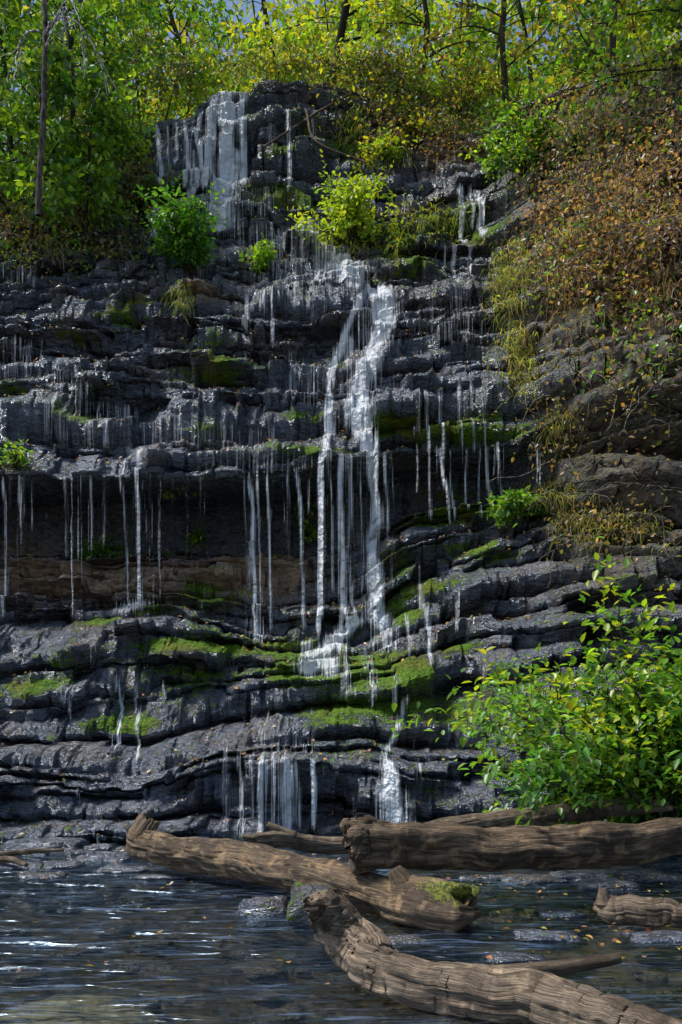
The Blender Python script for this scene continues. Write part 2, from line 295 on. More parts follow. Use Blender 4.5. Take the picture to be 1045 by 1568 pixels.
# ---- attributes
dry=sstep(3.0,4.2,XX-.02*(Z-6))*sstep(2.0,5.0,Z)*.95
dry=np.clip(dry+sstep(T[14]-1.0,T[15],np.broadcast_to(tk,Y.shape))*.4*(XX>-2)*sstep(17,19,Z),0,1)
tan=np.zeros_like(Y); moss=np.zeros_like(Y)
def patch(A,u,v,ru,rv,s,e=0):
    p=site(u,v); sc=p[1]/F
    A+=s*np.exp(-((XX-p[0])/(ru*sc))**2-((Z-p[2])/(rv*sc))**2)*np.exp(-((Y-p[1])/1.8)**2)
for q in [(60,885,90,32,1.3),(200,885,90,30,1.2),(330,880,80,35,1.3),(420,880,60,35,1.4),(410,850,40,10,1.0),(300,440,40,18,1.1),(190,880,50,25,.6),(30,850,60,20,.6),(650,235,60,18,.9),(690,240,50,25,.8),(720,230,60,20,.8),(620,330,50,15,.5),(610,460,40,20,.3)]: patch(tan,*q)
for q in [(180,315,70,30,1),(200,330,60,30,.9),(110,370,60,25,.9),(430,230,30,12,1),(420,290,70,14,1),(440,315,40,14,1),(400,300,40,10,.9),(470,200,25,20,.9),(540,190,25,30,.8),(250,250,15,20,.7),(215,240,18,40,1),
 (620,655,60,12,1.2),(690,668,70,12,1.5),(740,640,50,10,1),(780,665,50,10,1),(600,650,30,12,1),(640,800,50,10,.9),(720,780,70,12,1.1),(800,780,50,14,1.3),(690,760,50,10,.9),(610,860,30,25,1.0),(650,900,40,16,.9),(700,990,30,10,.9),(620,940,30,25,.9),(760,850,40,12,.7),(700,840,40,10,.7),
 (460,995,50,14,1.2),(450,1030,50,20,1.5),(560,1020,50,30,1.1),(640,1030,35,34,1.3),(540,1080,80,9,1.2),(600,1075,60,8,1),(190,1110,45,12,1.5),(230,930,30,10,1.1),(100,1010,60,14,.7),(60,1050,60,20,.7),(150,950,50,10,.7),(240,985,60,12,.7),(330,990,50,14,.8),(300,1040,50,14,.6),
 (110,515,40,8,1.1),(190,490,40,15,.9),(340,550,50,30,.8),(330,575,40,10,1.0),(320,520,40,15,.7),(210,460,30,12,.8),(20,600,30,12,.9),(20,710,30,12,.9),(130,640,50,20,.7),(320,660,40,14,.7),(460,640,40,14,.7),(480,690,60,12,.8),(250,280,40,30,.7),
 (610,370,30,30,1.2),(640,400,40,20,1.0),(690,350,40,25,1.0),(740,360,30,15,1.1),(700,370,30,10,1.1),(540,230,40,20,.8),(580,430,60,6,.7),(300,905,40,25,.7),(330,920,40,20,.6),(150,850,50,8,.9),(260,850,50,8,.7),(500,1100,60,20,.4),(700,1090,60,20,.5)]: patch(moss,*q)
moss+=.15+.36*fbm(XX*.9,Y*.9,Z*.9,3)*sstep(-9,-2,-np.abs(XX))*.7
moss=moss+.12*dry
mk('waterfall_cliff',P.reshape(-1,3),gridq(R,C),[ROCK],None,{'dry':dry.ravel(),'tan':np.clip(tan,0,1).ravel(),'moss':moss.ravel()},smooth=False)
# ------------------------------------------------------------------ falling water following the rock and dropping free off ledges
WX,WZ=WP[...,0],WP[...,2]; flow=np.zeros_like(WX)
cols_x=WX.mean(0)
def run(pts,w,s,fade=True):
    q=np.array([site(u,v,BW) for u,v in pts]); d=q[:,1].mean(); q=q[np.argsort(q[:,2])]
    z0,z1=q[0,2],q[-1,2]; wm=w/F*d*(.95 if w>5 else .9)
    lo=max(0,np.searchsorted(cols_x,q[:,0].min()-wm*3-.3)); hi=min(C,np.searchsorted(cols_x,q[:,0].max()+wm*3+.3)+1)
    z=WZ[:,lo:hi]; xc=np.interp(z,q[:,2],q[:,0])+min(.07,wm)*fbm(z*1.3,d,w,2)
    wv=wm*(.6+.85*vn(z*2.6,w,d)) if w>6 else wm
    g=np.exp(-((WX[:,lo:hi]-xc)/wv)**2)*sstep(z0-.15,z0+.05,z)*(1-sstep(z1-.02,z1+.15,z))
    flow[:,lo:hi]=np.maximum(flow[:,lo:hi],g*s)
S=[([(350,140),(345,200),(342,290),(335,350)],13,2.2),([(374,145),(370,210),(372,280)],6,1.5),([(330,150),(322,200),(315,285)],8,1.6),([(300,175),(298,285)],36,.26),([(262,190),(262,285)],20,.26),([(243,195),(242,280)],4,1.6),([(285,185),(283,285)],4,1.3),([(306,175),(303,285)],5,1.6),([(270,190),(268,250)],3,1.2),([(256,195),(256,270)],2.5,1.0),([(294,230),(292,290)],4,1.1),([(360,230),(358,290)],5,1.4),
 ([(330,262),(335,290)],40,.55),([(345,290),(335,350)],26,1.2),([(300,285),(270,330),(240,365)],14,1.2),([(240,320),(236,362)],10,.8),([(400,290),(395,330)],30,.4),([(440,170),(442,290)],3.5,1),([(415,190),(415,230)],4,.6),([(480,185),(482,220)],4,.6),
 ([(420,360),(440,430)],80,.36),([(380,345),(420,370)],60,.45),([(465,340),(500,385),(520,420)],20,.8),([(520,393),(530,425),(570,442),(583,460),(588,500),(568,540),(552,590),(550,650),(562,690)],14,2.2),([(560,440),(570,520),(555,640)],32,.42),
 ([(560,445),(540,480),(528,510),(512,560),(505,600),(500,640),(497,700)],8,1.3),([(540,400),(545,440)],28,.9),([(480,410),(430,440),(400,470)],40,.5),([(460,425),(470,470)],50,.42),([(382,455),(376,500)],5,1.0),([(410,470),(415,530)],8,.6),([(500,400),(490,430)],30,.7),
 ([(585,440),(600,500)],8,1),([(540,520),(535,560)],7,.9),([(560,560),(565,640)],20,.8),([(450,540),(445,600)],14,.38),([(480,560),(480,620)],20,.35),([(680,470),(680,500)],50,.32),([(705,440),(700,470)],30,.32),
 ([(566,690),(570,780),(573,945)],7,2.0),([(576,860),(576,950)],12,1.4),([(492,700),(488,800),(493,965)],5,1.7),([(522,700),(519,800),(530,950)],5,1.6),([(538,700),(534,850),(545,950)],4,.9),([(505,700),(508,900)],3,.7),([(550,700),(556,900)],3,.7),([(530,700),(532,940)],34,.26),
 ([(545,950),(520,975),(490,1000),(478,1030)],20,1.6),([(575,940),(585,962)],16,1.4),([(500,990),(505,1030)],15,1.2),([(475,985),(470,1020)],11,.9),([(530,985),(540,1060)],12,.7),([(585,965),(585,995)],18,.7),([(560,1000),(565,1070)],9,.6),
 ([(383,735),(388,975)],3.5,1.6),([(395,735),(397,975)],2.5,.9),([(410,735),(414,960)],2.5,1.0),([(455,725),(465,960)],3,1),([(440,730),(442,850)],2.5,.6),([(374,735),(380,900)],2.2,.6),([(388,950),(392,978)],16,.7),
 ([(215,690),(217,930)],4,1.2),([(197,690),(197,920)],2.5,.8),([(230,730),(235,900)],2.2,.6),([(210,925),(190,935)],30,1.1),([(6,740),(5,940)],3,1),([(100,735),(102,850)],2.4,.5),([(140,735),(142,840)],2.4,.5),([(160,735),(158,830)],2.2,.5),([(110,740),(112,940)],2.4,.5),
 ([(652,600),(656,690)],2.8,.9),([(672,600),(680,700)],3,1),([(705,590),(708,680)],2.5,.8),([(722,590),(726,690)],2.5,.8),([(740,590),(742,680)],3,.9),([(640,600),(643,660)],2.5,.6),([(675,690),(688,795)],3,1.3),([(690,690),(694,790)],2.5,.95),([(715,690),(715,775)],2.5,.8),([(745,685),(752,780)],3,1),([(762,685),(768,770)],2.5,.8),([(735,690),(735,790)],2.4,.7),([(590,700),(592,810)],3,1.1),([(600,700),(604,790)],2.4,.6),([(655,700),(658,790)],2.4,.6),([(825,690),(828,740)],2.4,.6),
 ([(655,935),(660,1015)],5,1.1),([(620,945),(628,1000)],3.5,.9),([(645,870),(650,930)],4,.5),([(600,820),(600,900)],3,.5),([(700,910),(698,960)],3,.6),
 ([(705,290),(708,372)],5,1.3),([(735,295),(738,360)],5,1.1),([(720,290),(722,350)],3,.7),([(698,378),(702,432)],4,.8),([(720,378),(724,430)],3,.7),([(682,380),(682,420)],3,.6),
 ([(345,1150),(345,1270)],5,.7),([(365,1160),(367,1270)],4,.8),([(400,1165),(402,1272)],5,1.4),([(432,1165),(433,1275)],10,1.3),([(478,1170),(476,1262)],4,1.2),([(452,1170),(455,1265)],4,.8),([(385,1160),(384,1262)],4,.7),([(420,1165),(418,1270)],3.5,.8),([(410,1165),(415,1270)],32,.32),
 ([(628,1075),(610,1120),(590,1165)],6,1.0),([(588,1168),(592,1215)],10,1.9),([(600,1210),(606,1268)],18,1.4),([(640,1170),(640,1190)],5,.5),([(178,1040),(182,1140)],3.5,1.1),([(210,1090),(212,1160)],3.5,1),([(205,1040),(205,1090)],3,.7),([(150,1240),(150,1290)],4,.7),([(105,1060),(105,1100)],3,.5),([(250,1050),(252,1090)],3,.5),([(610,1040),(605,1075)],5,.8),([(365,1210),(362,1270)],4,.6),
 ([(90,560),(95,670)],40,.3),([(30,520),(30,580)],40,.3),([(250,640),(260,680)],80,.3),([(370,660),(400,720)],80,.3),([(160,620),(160,680)],60,.3),([(420,1100),(440,1160)],60,.3),([(130,590),(100,640)],20,.4),([(40,410),(35,430)],30,.45),([(700,450),(700,520)],60,.3),([(35,535),(28,560)],15,.45)]
for p,w,s in S: run(p,w,s)
r2=np.random.default_rng(11)
for i in range(52):
    u=r2.uniform(5,830); v0=735 if u<480 else (705 if u<580 else 688); 
    v1=v0+r2.uniform(30,220) if u<600 else v0+r2.uniform(30,100)
    run([(u,v0),(u+r2.uniform(-3,5),v1)],r2.uniform(1.3,2.1),r2.uniform(.2,.6))
for i in range(40):
    u=r2.uniform(0,790); v0=r2.uniform(390,680); run([(u,v0),(u+r2.uniform(-4,4),v0+r2.uniform(8,22))],r2.uniform(1.5,4),r2.uniform(.2,.5))
for i in range(40):
    u=r2.uniform(0,850); v0=r2.uniform(960,1240); run([(u,v0),(u+r2.uniform(-3,3),v0+r2.uniform(12,35))],r2.uniform(1.5,4),r2.uniform(.2,.5))
q=gridq(*WX.shape); fl=flow.ravel(); keep=fl[q].max(1)>.08; q=q[keep]; used=np.unique(q); rem=np.zeros(len(fl),int); rem[used]=np.arange(len(used))
mk('waterfall',WP.reshape(-1,3)[used],rem[q],[FALL],None,{'flow':fl[used]})
# ------------------------------------------------------------------ hill behind, ground, streambed, stream
s=np.concatenate([np.linspace(0,20,60),np.linspace(21,260,60)])[:,None]; hx=X[::6][None]
hy=KY[-1][::6][None]-.8+s+0*hx; hz=KZ[-1][::6][None]-.25+.27*np.minimum(s,70)+.5*fbm(hx*.15,hy*.15,0,3)*sstep(0,6,s)+sstep(4,14,np.abs(hx+3.5))*2.0*sstep(0,8,s)
hxx=(hx*(1+s*.03))+0*hy
mk('wooded_hill',np.stack([hxx,hy,hz],-1).reshape(-1,3),gridq(*hy.shape),[SOIL],None,{'sand':np.zeros(hy.size)})
def bedz(x,y):
    z=-.30+.10*fbm(x*.8,y*.8,0,3)+.03*fbm(x*5,y*5,0,3)
    z=z+.27*np.exp(-((x-2.9)/1.4)**2-((y-8.2)/1.5)**2)+.24*np.exp(-((x+1.6)/.7)**2-((y-5.9)/.9)**2)+.24*np.exp(-((x+3.2)/1.4)**2-((y-11.9)/.9)**2)
    z=z+1.5*sstep(2.5,4.6,x)*sstep(10.6,12.3,y)+.9*sstep(3.8,6,x)*sstep(9,11,y)
    z=z+2.5*sstep(9,18,np.abs(x))+1.5*sstep(2,-12,y)
    return z
gx=np.concatenate([-np.geomspace(40,6.05,40),np.linspace(-6,6,420),np.geomspace(6.05,40,40)]); gy=np.concatenate([np.linspace(-30,3.4,30),np.linspace(3.5,14.8,420)])
GX,GY=np.meshgrid(gx,gy); sand=np.exp(-((GX+1.9)/.9)**2-((GY-5.7)/.8)**2)*1.4+.5*np.exp(-((GX-2.9)/1.6)**2-((GY-7.6)/1.2)**2)*.5
mk('streambed',np.stack([GX,GY,bedz(GX,GY)],-1).reshape(-1,3),gridq(*GX.shape),[BED],None,{'sand':np.clip(sand,0,1).ravel()})
wz=.020*fbm(GX*1.1,GY*3.0,0,2)+.004*fbm(GX*4,GY*9,2,2)
mk('stream_water',np.stack([GX,GY,wz],-1).reshape(-1,3),gridq(*GX.shape),[STREAM])
g=np.array([[-900,-900,-1.3],[900,-900,-1.3],[900,900,-1.3],[-900,900,-1.3]]); mk('ground',g,np.array([[0,1,2,3]]),[SOIL],None,{'sand':np.zeros(4)})
# ------------------------------------------------------------------ vegetation
def poly(r,st,d,L,n=8,wob=.15,grav=0.0):
    P=[np.array(st,float)]; d=np.array(d,float); d/=np.linalg.norm(d)
    for i in range(n):
        d=d+r.normal(0,wob,3)+np.array([0,0,-grav]); d/=np.linalg.norm(d); P.append(P[-1]+d*L/n)
    return np.array(P)
class LB:
    def __init__(s): s.P=[];s.D=[];s.N=[];s.L=[];s.C=[]
    def add(s,P,D,N,L,C): s.P.append(P);s.D.append(D);s.N.append(N);s.L.append(L);s.C.append(C)
    def flush(s,g,m=1,wid=.3):
        if s.P: g.leaves(np.concatenate(s.P),np.concatenate(s.D),np.concatenate(s.N),np.concatenate(s.L),np.concatenate(s.C),m,wid)
def pick(r,pal,n,jit=.25,one=True):
    pal=np.array(pal); 
    c=pal[r.integers(len(pal))][None].repeat(n,0) if one else pal[r.integers(len(pal),size=n)]
    return np.clip(c*(1+r.normal(0,jit,(n,1)))*(1+r.normal(0,.08,(n,3))),.004,.8)
def twig_leaves(r,lb,pts,n,ls,pal,spr=.5,flat=.5,down=.2):
    i=r.integers(max(1,len(pts)//4),len(pts),n); P=pts[i]+r.normal(0,ls*.7,(n,3)); ax=pts[-1]-pts[0]; ax/=np.linalg.norm(ax)+1e-9
    D=ax[None]*.6+r.normal(0,spr,(n,3)); D[:,2]-=down; N=r.normal(0,1-flat,(n,3)); N[:,2]+=.6+flat
    lb.add(P,D,N,ls*r.uniform(.6,1.25,n),pick(r,pal,n))
def limb(r,g,lb,st,d,L,rad,pal,ls,nt,nl,grav=.03,bcol=(.09,.075,.06),wob=.13,tw=.3,flat=.5,down=.2,spread=.8):
    p=poly(r,st,d,L,10,wob,grav); g.tube(p,np.linspace(rad,rad*.25,11),5,0,bcol)
    for t in range(nt):
        f=r.uniform(.2,1); k=min(9,int(f*10)); q=p[k]+(p[k+1]-p[k])*(f*10-k if k<9 else .9)
        ax=p[k+1]-p[k]; ax/=np.linalg.norm(ax); sd=r.normal(0,1,3); sd-=ax*sd.dot(ax); sd/=np.linalg.norm(sd); sd[2]*=.6
        tp=poly(r,q,ax*.6+sd*spread,L*tw*r.uniform(.5,1.2),4,.2,grav); g.tube(tp,np.linspace(rad*.25,rad*.07,5),3,0,bcol)
        twig_leaves(r,lb,tp,nl,ls,pal,.5,flat,down)
def tree(name,seed,b,h,rad,lean,pal,ls,nlimb,nt,nl,cs=.3,limbL=.35,grav=.02,bcol=(.10,.085,.065),flat=.3):
    r=np.random.default_rng(seed); g=Geo(); lb=LB(); tr=poly(r,b,np.array([lean[0],lean[1],1.]),h,14,.06); tr[0,2]-=.4
    g.tube(tr,np.linspace(rad,rad*.2,15),8,0,bcol)
    for i in range(nlimb):
        f=cs+(1-cs)*(i+r.random())/nlimb; k=min(13,int(f*14)); az=r.uniform(0,6.28); el=r.uniform(.0,.6)
        limb(r,g,lb,tr[k],(math.cos(az),math.sin(az),el),h*limbL*(1.15-f*.6)*r.uniform(.7,1.2),rad*.35*(1.1-f*.7),pal,ls,nt,nl,grav,bcol,.13,.3,flat)
    lb.flush(g); return g.obj(name,[BARK,LEAF])
YEL=[(.50,.50,.03),(.40,.47,.03),(.56,.46,.04),(.26,.38,.03)]
GRN=[(.07,.18,.02),(.11,.25,.025),(.05,.13,.02),(.15,.28,.02)]
LIM=[(.24,.40,.03),(.32,.46,.03),(.15,.30,.02)]
OLV=[(.17,.17,.04),(.23,.19,.05),(.12,.14,.03),(.28,.21,.05)]
BRN=[(.30,.17,.075),(.37,.22,.11),(.23,.15,.085),(.43,.26,.10)]
def hillz(x,y):
    j=int(np.clip(np.searchsorted(X,x),0,C-1)); ss=y-(KY[-1][j]-.8)
    if ss<0:
        t=(y-KY[-2][j])/5.5; return KZ[-2][j]+1.2*max(t,0)
    return KZ[-1][j]-.25+.27*min(ss,70)+(2.0 if abs(x+3.5)>10 else .6*max(0,abs(x+3.5)-4)/6)*min(1,ss/8)
rt=np.random.default_rng(21)
for i in range(39):
    y=rt.uniform(34,52); x=rt.uniform(-.42,.42)*y*1.15
    if i>=20: x=-9+14*(i-20)/10; y=rt.uniform(36,50)
    if i>=31: x=2+14*(i-31)/7; y=rt.uniform(32,42)
    pal=YEL+LIM if rt.random()<.8 else LIM+GRN
    tree('deciduous_tree',100+i,(x,y,hillz(x,y)),rt.uniform(10,14),rt.uniform(.08,.14),(rt.uniform(-.15,.15),rt.uniform(-.1,.1)),pal,.27,15,11,9,.05,.38)
for i in range(20):
    y=rt.uniform(28.5,33); x=-9+18*(i+rt.random())/20
    if -3.6<x<-2.0 : y=32.5
    tree('sapling',150+i,(x,y,hillz(x,y)),rt.uniform(2.5,5),.05,(rt.uniform(-.2,.2),rt.uniform(-.2,.1)),(LIM+YEL[:2]) if i%3 else (GRN+LIM),.17,12,8,9,.03,.42)
tree('deciduous_tree',300,(-.5,28.5,hillz(-.5,28.5)),9,.14,(.28,0),LIM+YEL,.18,14,9,9,.15,.35,.02,(.04,.035,.03))
tree('deciduous_tree',301,(2.2,27.6,19.0),6,.09,(.1,-.05),LIM+YEL,.17,16,9,10,.05,.38)
tree('deciduous_tree',302,(4.4,26.6,18.6),6,.09,(-.1,-.05),YEL+OLV,.17,16,9,10,.03,.38)
tree('deciduous_tree',305,(6.8,25.0,18.4),6,.09,(-.05,-.05),YEL+OLV+GRN,.17,16,9,10,.03,.38)
for i,(u,v,d,h) in enumerate([(25,330,23.5,8),(75,300,24.5,8),(120,330,24.2,6),(150,230,27.5,4.5),(215,185,30,4),(-60,380,22,8),(290,120,31,6),(0,250,25,6),(50,390,23,4.5),(130,370,24,3.5)]):
    p=site(u,v) if i not in(3,4,6) else W(u,v,d); tree('deciduous_tree',310+i,p,h,.09 if h>5 else .05,(.04 if i%2 else -.08,-.06),GRN[:2]+LIM if i!=4 else LIM+YEL,.17,20,9,10,.12,.31)
# limbs reaching in from a tree rooted on top of the right wall
r=np.random.default_rng(50); g=Geo(); lb=LB(); b=np.array([8.6,19.5,13.0]); tr=poly(r,b,(-.1,0,1),8,14,.04); g.tube(tr,np.linspace(.2,.08,15),10,0,(.08,.07,.06))
for i in range(18):
    k=2+i*11//18; limb(r,g,lb,tr[k],(-1,r.uniform(-.3,.3),r.uniform(-.05,.3)),r.uniform(3.0,6.5)*(.6+.4*i/17),.04,GRN[:2]+OLV[:2]+LIM+YEL[1:2],.13,24,11,.02,(.06,.05,.04),.09,.2,.6,.25)
lb.flush(g); g.obj('overhanging_tree',[BARK,LEAF])
# bare pale drooping branches, upper left
r=np.random.default_rng(51); g=Geo()
tr=poly(r,W(60,330,20.5),(.05,0,1),9,12,.05); g.tube(tr,np.linspace(.07,.03,13),7,0,(.16,.14,.12))
for i in range(18):
    p=poly(r,tr[5+i%7],(r.uniform(-.4,1),r.uniform(-1.2,-.2),.35),r.uniform(2,4.6),14,.14,.13); g.tube(p,np.linspace(.022,.007,15),4,0,(.7,.66,.62))
    for j in range(5):
        q=poly(r,p[r.integers(4,13)],(r.uniform(-.5,.5),r.uniform(-.3,.3),-.6),r.uniform(.5,1.4),6,.2,.1); g.tube(q,np.linspace(.012,.005,7),3,0,(.7,.66,.62))
g.obj('bare_tree',[BARK])
def shrub(name,seed,b,h,w,pal,ls,ns,nt,nl,lean=(0,0),m=LEAF,wid=.3,down=.1):
    r=np.random.default_rng(seed); g=Geo(); lb=LB()
    for i in range(ns):
        az=r.uniform(0,6.28); rr=abs(r.normal(0,w)); limb(r,g,lb,np.array(b)+r.normal(0,.04,3),(math.cos(az)*rr+lean[0],math.sin(az)*rr+lean[1],h),h*r.uniform(.6,1.1),.018,pal,ls,nt,nl,.06,(.07,.06,.04),.12,.28,.5,down)
    lb.flush(g,1,wid); return g.obj(name,[BARK,m])
shrub('shrub',1,site(290,425),1.7,.75,[(.06,.20,.02),(.10,.28,.03),(.16,.34,.03)],.13,18,10,12,(0,-.2))
shrub('shrub',2,site(404,412),.6,.6,[(.26,.42,.02),(.17,.34,.02)],.10,14,6,8,(0,-.15))
shrub('shrub',3,site(540,385),1.8,.8,[(.34,.46,.03),(.25,.38,.03),(.42,.5,.04)],.12,20,10,12,(.05,-.2))
shrub('shrub',4,site(585,250),.9,.9,LIM+YEL,.11,12,8,9,(0,-.2))
shrub('shrub',5,site(640,225),1.2,.9,YEL+OLV,.11,14,8,9,(0,-.2))
shrub('shrub',6,site(710,180),1.6,1.0,OLV+YEL,.12,16,9,9,(0,-.1))
shrub('shrub',7,site(800,270),1.5,.9,GRN+LIM,.13,16,9,10,(0,-.3))
shrub('shrub',8,site(210,255),.7,.5,LIM,.10,10,8,9,(0,-.2)); shrub('shrub',9,site(470,835),.7,.6,LIM+GRN,.10,9,5,7,(0,-.2)); shrub('shrub',10,site(300,830),.35,.5,LIM+GRN,.09,7,4,6,(0,-.2))
shrub('shrub',12,site(25,715),.5,.5,LIM+GRN,.10,7,4,6,(0,-.2)); shrub('shrub',13,site(270,755),.35,.5,LIM+GRN,.09,6,4,5,(0,-.3))
shrub('fern',14,site(150,855),.4,1.6,GRN[:2]+LIM[2:],.10,16,5,8,(0,-.3)); shrub('fern',15,site(790,780),.5,1.2,LIM+GRN,.11,14,5,8,(0,-.3))
# grass curtains
def grass(name,seed,spots,n,L,pal,wid=.012,up=.6):
    r=np.random.default_rng(seed); g=Geo()
    for (u,v,ru,rv) in spots:
        for i in range(n):
            p=site(u+r.normal(0,ru),v+r.normal(0,rv)); l=L*r.uniform(.4,1.3)
            q=poly(r,p,(r.uniform(-.8,.6),-1.0,up+r.uniform(-.5,.4)),l,5,.16,.40)
            c=pick(r,pal,1)[0]; s2=np.array([wid,0,0]); w=np.linspace(1,.1,6)[:,None]
            v2=np.concatenate([q-s2*w,q+s2*w]); k=np.arange(5)[:,None]
            g.add(v2,np.concatenate([k,k+6,k+7,k+1],1),0,c)
    return g.obj(name,[LEAF])
grass('hanging_grass',60,[(770,420,14,26),(785,470,16,28),(790,530,14,24),(770,440,14,34),(800,400,16,24),(800,570,14,22)],230,.5,[(.30,.38,.05),(.25,.32,.05),(.44,.38,.09),(.34,.26,.10)],.009)
grass('hanging_grass',61,[(870,790,25,20),(900,800,25,20),(960,810,40,20),(840,750,20,15),(850,660,12,20)],200,.42,[(.28,.28,.05),(.22,.25,.05),(.36,.28,.08)],.009)
grass('hanging_grass',62,[(540,200,14,20),(590,240,20,10),(640,340,20,20),(610,360,10,20),(690,340,20,15),(540,375,14,10),(215,230,8,30),(280,460,12,12),(430,100,60,4)],150,.5,[(.3,.32,.04),(.2,.27,.04)])
grass('dry_grass',63,[(850,350,30,40),(900,300,40,40),(950,270,50,30),(980,350,40,50),(860,450,25,30),(920,420,40,40),(1000,450,30,30)],220,.6,[(.42,.27,.13),(.34,.22,.12),(.48,.34,.16)],.009)
# undergrowth on the dry slopes
def undergrowth(name,seed,spots,pal,ls,nl,spread=.25,twigs=True,mat=LEAF):
    r=np.random.default_rng(seed); g=Geo(); lb=LB()
    for (u,v,ru,rv,n) in spots:
        for i in range(n):
            uu,vv=r.uniform(u-ru,u+ru),r.uniform(v-rv,v+rv); p=site(uu,vv)
            if p[1]>31: continue
            k=nl; Pp=p+r.normal(0,spread,(k,3))*np.array([1.2,.7,1])+np.array([0,-.15,.08]); D=r.normal(0,1,(k,3)); D[:,2]-=.4; N=r.normal(0,.5,(k,3)); N[:,2]+=.8; N[:,1]-=.5
            lb.add(Pp,D,N,ls*r.uniform(.5,1.2,k),pick(r,pal,k))
            if twigs and r.random()<.7:
                q=poly(r,p,(r.uniform(-1,1),-.8,r.uniform(-.2,1)),r.uniform(.5,1.5),7,.25,.12); g.tube(q,np.linspace(.012,.004,8),3,0,(.34,.28,.22))
    lb.flush(g); return g.obj(name,[BARK,mat])
undergrowth('hillside_undergrowth',70,[(940,300,130,110,380),(980,430,70,70,100),(900,400,50,60,60),(940,190,110,50,100)],BRN+OLV[1:2],.09,15)
undergrowth('hillside_undergrowth',71,[(850,230,80,60,70),(950,380,80,80,30),(700,190,90,20,50),(980,520,60,80,26),(860,420,40,50,20),(960,200,90,40,60)],GRN+LIM,.11,13)
undergrowth('hillside_undergrowth',72,[(100,300,125,110,400),(60,370,80,30,90),(200,120,100,40,90),(150,230,50,60,80)],[(.12,.24,.03),(.16,.28,.03),(.08,.18,.02)]+OLV+BRN[:1],.12,15)
undergrowth('hillside_undergrowth',73,[(490,108,150,8,130),(620,165,60,30,110),(560,120,60,30,60)],LIM+YEL+OLV,.13,15,.3)
undergrowth('hillside_undergrowth',74,[(640,225,60,20,50),(720,225,60,20,40),(600,170,40,25,50)],BRN+OLV,.10,13)
undergrowth('hillside_undergrowth',75,[(940,820,90,30,30),(850,660,30,60,22),(900,560,60,20,14),(1010,600,30,50,22),(940,640,90,80,30)],OLV+BRN,.09,11)
# near bush on the right bank
r=np.random.default_rng(80); g=Geo(); lb=LB(); lb2=LB()
for i in range(58):
    b=np.array([r.uniform(2.9,5.0),r.uniform(10.4,11.8),r.uniform(.2,.8)]); hh=r.uniform(.1,1)
    limb(r,g,lb if hh<.5 else lb2,b,(r.uniform(-1.25,.1)-.2*hh,r.uniform(-.35,.1),.15+hh*1.65),r.uniform(1.3,2.3)*(.75+.46*hh),.018,GRN[:2]+[(.08,.22,.04),(.15,.3,.03)] if hh<.5 else [(.16,.34,.04),(.36,.44,.03),(.14,.30,.03)],.12,20,10,.045,(.07,.06,.05),.09,.27,.75,.15)
lb.flush(g,1,.27); lb2.flush(g,1,.27); g.obj('bank_shrub',[BARK,LEAF])
# ------------------------------------------------------------------ fallen leaves
up=(Nn[...,2]>.45)&(np.abs(XX)<9)&(Z>.05); idx=np.argwhere(up); r=np.random.default_rng(90)
idx=idx[r.choice(len(idx),5600,False)]; Pp=P[idx[:,0],idx[:,1]]+np.array([0,-.01,.02]); n=len(Pp)
Nl=Nn[idx[:,0],idx[:,1]]+r.normal(0,.3,(n,3)); D=r.normal(0,1,(n,3)); D-=Nl*(D*Nl).sum(1)[:,None]
g=Geo(); LC=[(.34,.15,.05),(.25,.12,.06),(.42,.25,.07),(.30,.18,.11),(.40,.31,.06)]
g.leaves(Pp,D,Nl,r.uniform(.035,.085,n),pick(r,LC,n,.25,False),0,.33); 
n=460; x=r.uniform(-4.5,4.5,n); y=r.uniform(5.5,13,n); x=np.where(r.random(n)<.65,r.uniform(1,4.2,n),x); zz=np.maximum(bedz(x,y),.02)+.02
N=r.normal(0,.25,(n,3)); N[:,2]+=1; g.leaves(np.stack([x,y,zz],1),r.normal(0,1,(n,3))*[1,1,.1],N,r.uniform(.03,.07,n),pick(r,LC,n,.25,False),0,.33)
g.obj('fallen_leaves',[DEAD])
